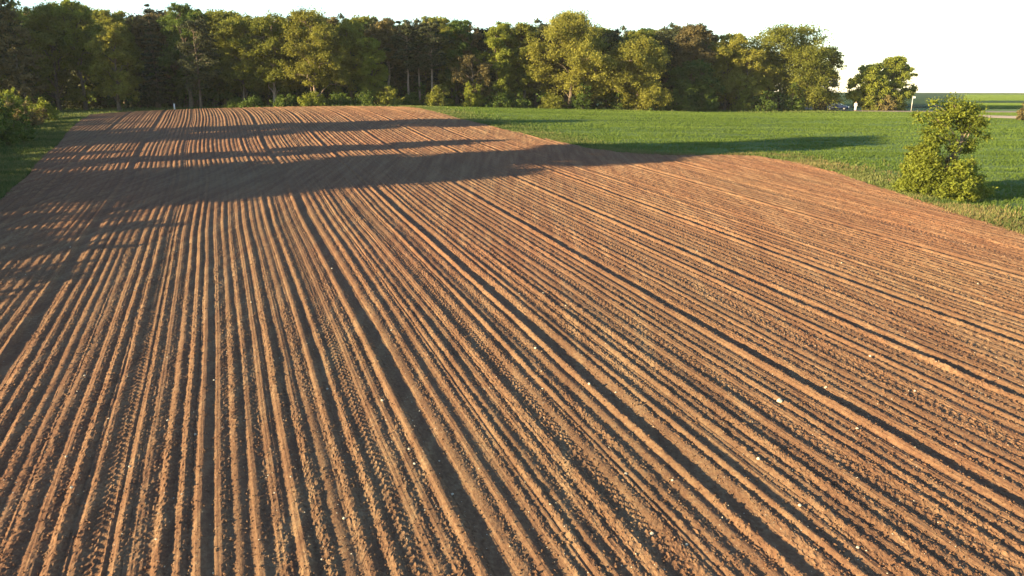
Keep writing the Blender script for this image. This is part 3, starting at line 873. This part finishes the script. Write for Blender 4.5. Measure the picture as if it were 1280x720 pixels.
skin_mesh('hair', [(0, .02, 1.68), (0, .0, 1.79)], [(0, 1)], [.09, .085], M['hair'], t)

def prism(bm, prof, w0, w1, zsplit=None):
    """side outline given as (x, z, half width)"""
    L = [bm.verts.new((px_, -hw, pz)) for px_, pz, hw in prof]
    Rr = [bm.verts.new((px_, hw, pz)) for px_, pz, hw in prof]
    n = len(prof)
    bm.faces.new(L); bm.faces.new(Rr[::-1])
    for i in range(n):
        j = (i + 1) % n
        bm.faces.new((L[i], Rr[i], Rr[j], L[j]))
x, y = wx(1047, 151.3), 151.3
t = empty('parked_car', (x, y, float(base(x, y)) + .06), R(-28), 'dark blue car half hidden behind the last bush of the wood', 'car')
bm = bmesh.new()
prism(bm, [(-2.05, .35, .80), (-2.10, .62, .84), (-1.98, .92, .82), (-1.55, 1.02, .80), (1.05, .98, .82), (1.75, .84, .80), (2.05, .68, .76), (2.10, .42, .76), (1.95, .28, .78), (-1.9, .28, .78)], 0, 0)
bmesh.ops.bevel(bm, geom=bm.edges[:], offset=.05, segments=2, affect='EDGES'); obj_bm('body', bm, M['carpaint'], t, True)
bm = bmesh.new()
prism(bm, [(-1.72, .98, .76), (-1.35, 1.40, .62), (-.9, 1.47, .60), (.05, 1.46, .60), (.30, 1.40, .60), (1.0, .97, .76)], 0, 0)
bmesh.ops.bevel(bm, geom=bm.edges[:], offset=.03, segments=2, affect='EDGES'); rf = obj_bm('roof', bm, M['carpaint'], t, True)
def pane(verts):
    bm = bmesh.new(); f = bm.faces.new([bm.verts.new(v) for v in verts])
    e = bmesh.ops.extrude_face_region(bm, geom=[f]); n = f.normal if f.normal.length else None
    f.normal_update()
    vs_ = [v for v in e['geom'] if isinstance(v, bmesh.types.BMVert)]
    bmesh.ops.translate(bm, verts=vs_, vec=f.normal * -.01)
    return obj_bm('window', bm, M['glass'], t)
pane([(.36, -.56, 1.385), (.36, .56, 1.385), (.95, .69, 1.02), (.95, -.69, 1.02)])
pane([(-1.40, -.56, 1.37), (-1.40, .56, 1.37), (-1.72, .69, 1.04), (-1.72, -.69, 1.04)])
for s in (-1, 1):
    pane([(-1.3, s * .66, 1.36), (-.45, s * .635, 1.40), (-.45, s * .775, 1.03), (-1.5, s * .775, 1.03)])
    pane([(-.38, s * .635, 1.40), (.22, s * .64, 1.37), (.78, s * .775, 1.03), (-.38, s * .775, 1.03)])
    for xx in (-1.3, 1.3):
        bm = bmesh.new(); bmesh.ops.create_cone(bm, cap_ends=True, segments=20, radius1=.32, radius2=.32, depth=.2)
        bmesh.ops.rotate(bm, verts=bm.verts, matrix=__import__('mathutils').Matrix.Rotation(R(90), 3, 'X'))
        bmesh.ops.bevel(bm, geom=[e for e in bm.edges if abs(e.verts[0].co.y - e.verts[1].co.y) < .01], offset=.03, segments=2, affect='EDGES')
        bmesh.ops.translate(bm, verts=bm.verts, vec=(xx, s * .76, .32)); wh = obj_bm('wheel', bm, M['rubber'], t, True)
        bm = bmesh.new(); bmesh.ops.create_cone(bm, cap_ends=True, segments=16, radius1=.20, radius2=.18, depth=.05)
        bmesh.ops.rotate(bm, verts=bm.verts, matrix=__import__('mathutils').Matrix.Rotation(R(90), 3, 'X'))
        bmesh.ops.translate(bm, verts=bm.verts, vec=(xx, s * .87, .32)); obj_bm('rim', bm, M['rim'], wh, True)
    bm = bmesh.new(); bmesh.ops.create_uvsphere(bm, u_segments=12, v_segments=8, radius=.17)
    bmesh.ops.scale(bm, verts=bm.verts, vec=(.5, 1.1, .55)); bmesh.ops.translate(bm, verts=bm.verts, vec=(2.03, s * .56, .66))
    obj_bm('headlight', bm, M['lamp'], t, True)
bm = bmesh.new(); bmesh.ops.create_cube(bm, size=1); bmesh.ops.scale(bm, verts=bm.verts, vec=(.04, .7, .14)); bmesh.ops.translate(bm, verts=bm.verts, vec=(2.10, 0, .5))
obj_bm('grille', bm, M['rubber'], t)

# ------------------------------------------------------------------ air
bm = bmesh.new(); bmesh.ops.create_cube(bm, size=1)
bmesh.ops.scale(bm, verts=bm.verts, vec=(7200, 7200, 120)); bmesh.ops.translate(bm, verts=bm.verts, vec=(0, 1600, -35))
hm = bpy.data.materials.new('haze'); hm.use_nodes = True; hm.node_tree.nodes.clear()
ho = hm.node_tree.nodes.new('ShaderNodeOutputMaterial'); hv = hm.node_tree.nodes.new('ShaderNodeVolumePrincipled')
hv.inputs['Color'].default_value = (.9, .9, .92, 1); hv.inputs['Density'].default_value = .00009; hv.inputs['Anisotropy'].default_value = 0
hm.node_tree.links.new(hv.outputs[0], ho.inputs['Volume'])
tag(obj_bm('haze', bm, hm), 'thin evening haze over the fields', kind='stuff')

# ------------------------------------------------------------------ light
EL = R(12.0); AZ = R(22)               # low sun from the left, a little behind the viewer
d = np.array([math.cos(AZ) * math.cos(EL), math.sin(AZ) * math.cos(EL), -math.sin(EL)])   # way the light travels
sun = bpy.data.lights.new('sun', 'SUN'); sun.energy = 5.0; sun.angle = R(.5); sun.color = (1.0, .81, .46)
so = bpy.data.objects.new('sun', sun); COL.objects.link(so)
from mathutils import Vector
so.rotation_euler = Vector(d).to_track_quat('-Z', 'Y').to_euler()
so.location = (-60, -20, 40)
w = bpy.data.worlds.new('World'); S.world = w; w.use_nodes = True
nt = w.node_tree
sky = nt.nodes.new('ShaderNodeTexSky'); sky.sky_type = 'NISHITA'; sky.sun_disc = False
sky.sun_elevation = EL; sky.sun_rotation = math.atan2(-d[0], -d[1])
sky.air_density = 1.0; sky.dust_density = .1; sky.ozone_density = 2.1
bg = nt.nodes['Background']; bg.inputs[1].default_value = .09
nt.links.new(sky.outputs[0], bg.inputs[0])

S.view_settings.view_transform = 'Standard'
S.view_settings.look = 'None'
S.view_settings.gamma = 1
S.view_settings.exposure = 2.18
S.view_settings.use_curve_mapping = False
S.render.engine = 'CYCLES'
S.cycles.max_bounces = 6
S.cycles.use_denoising = True
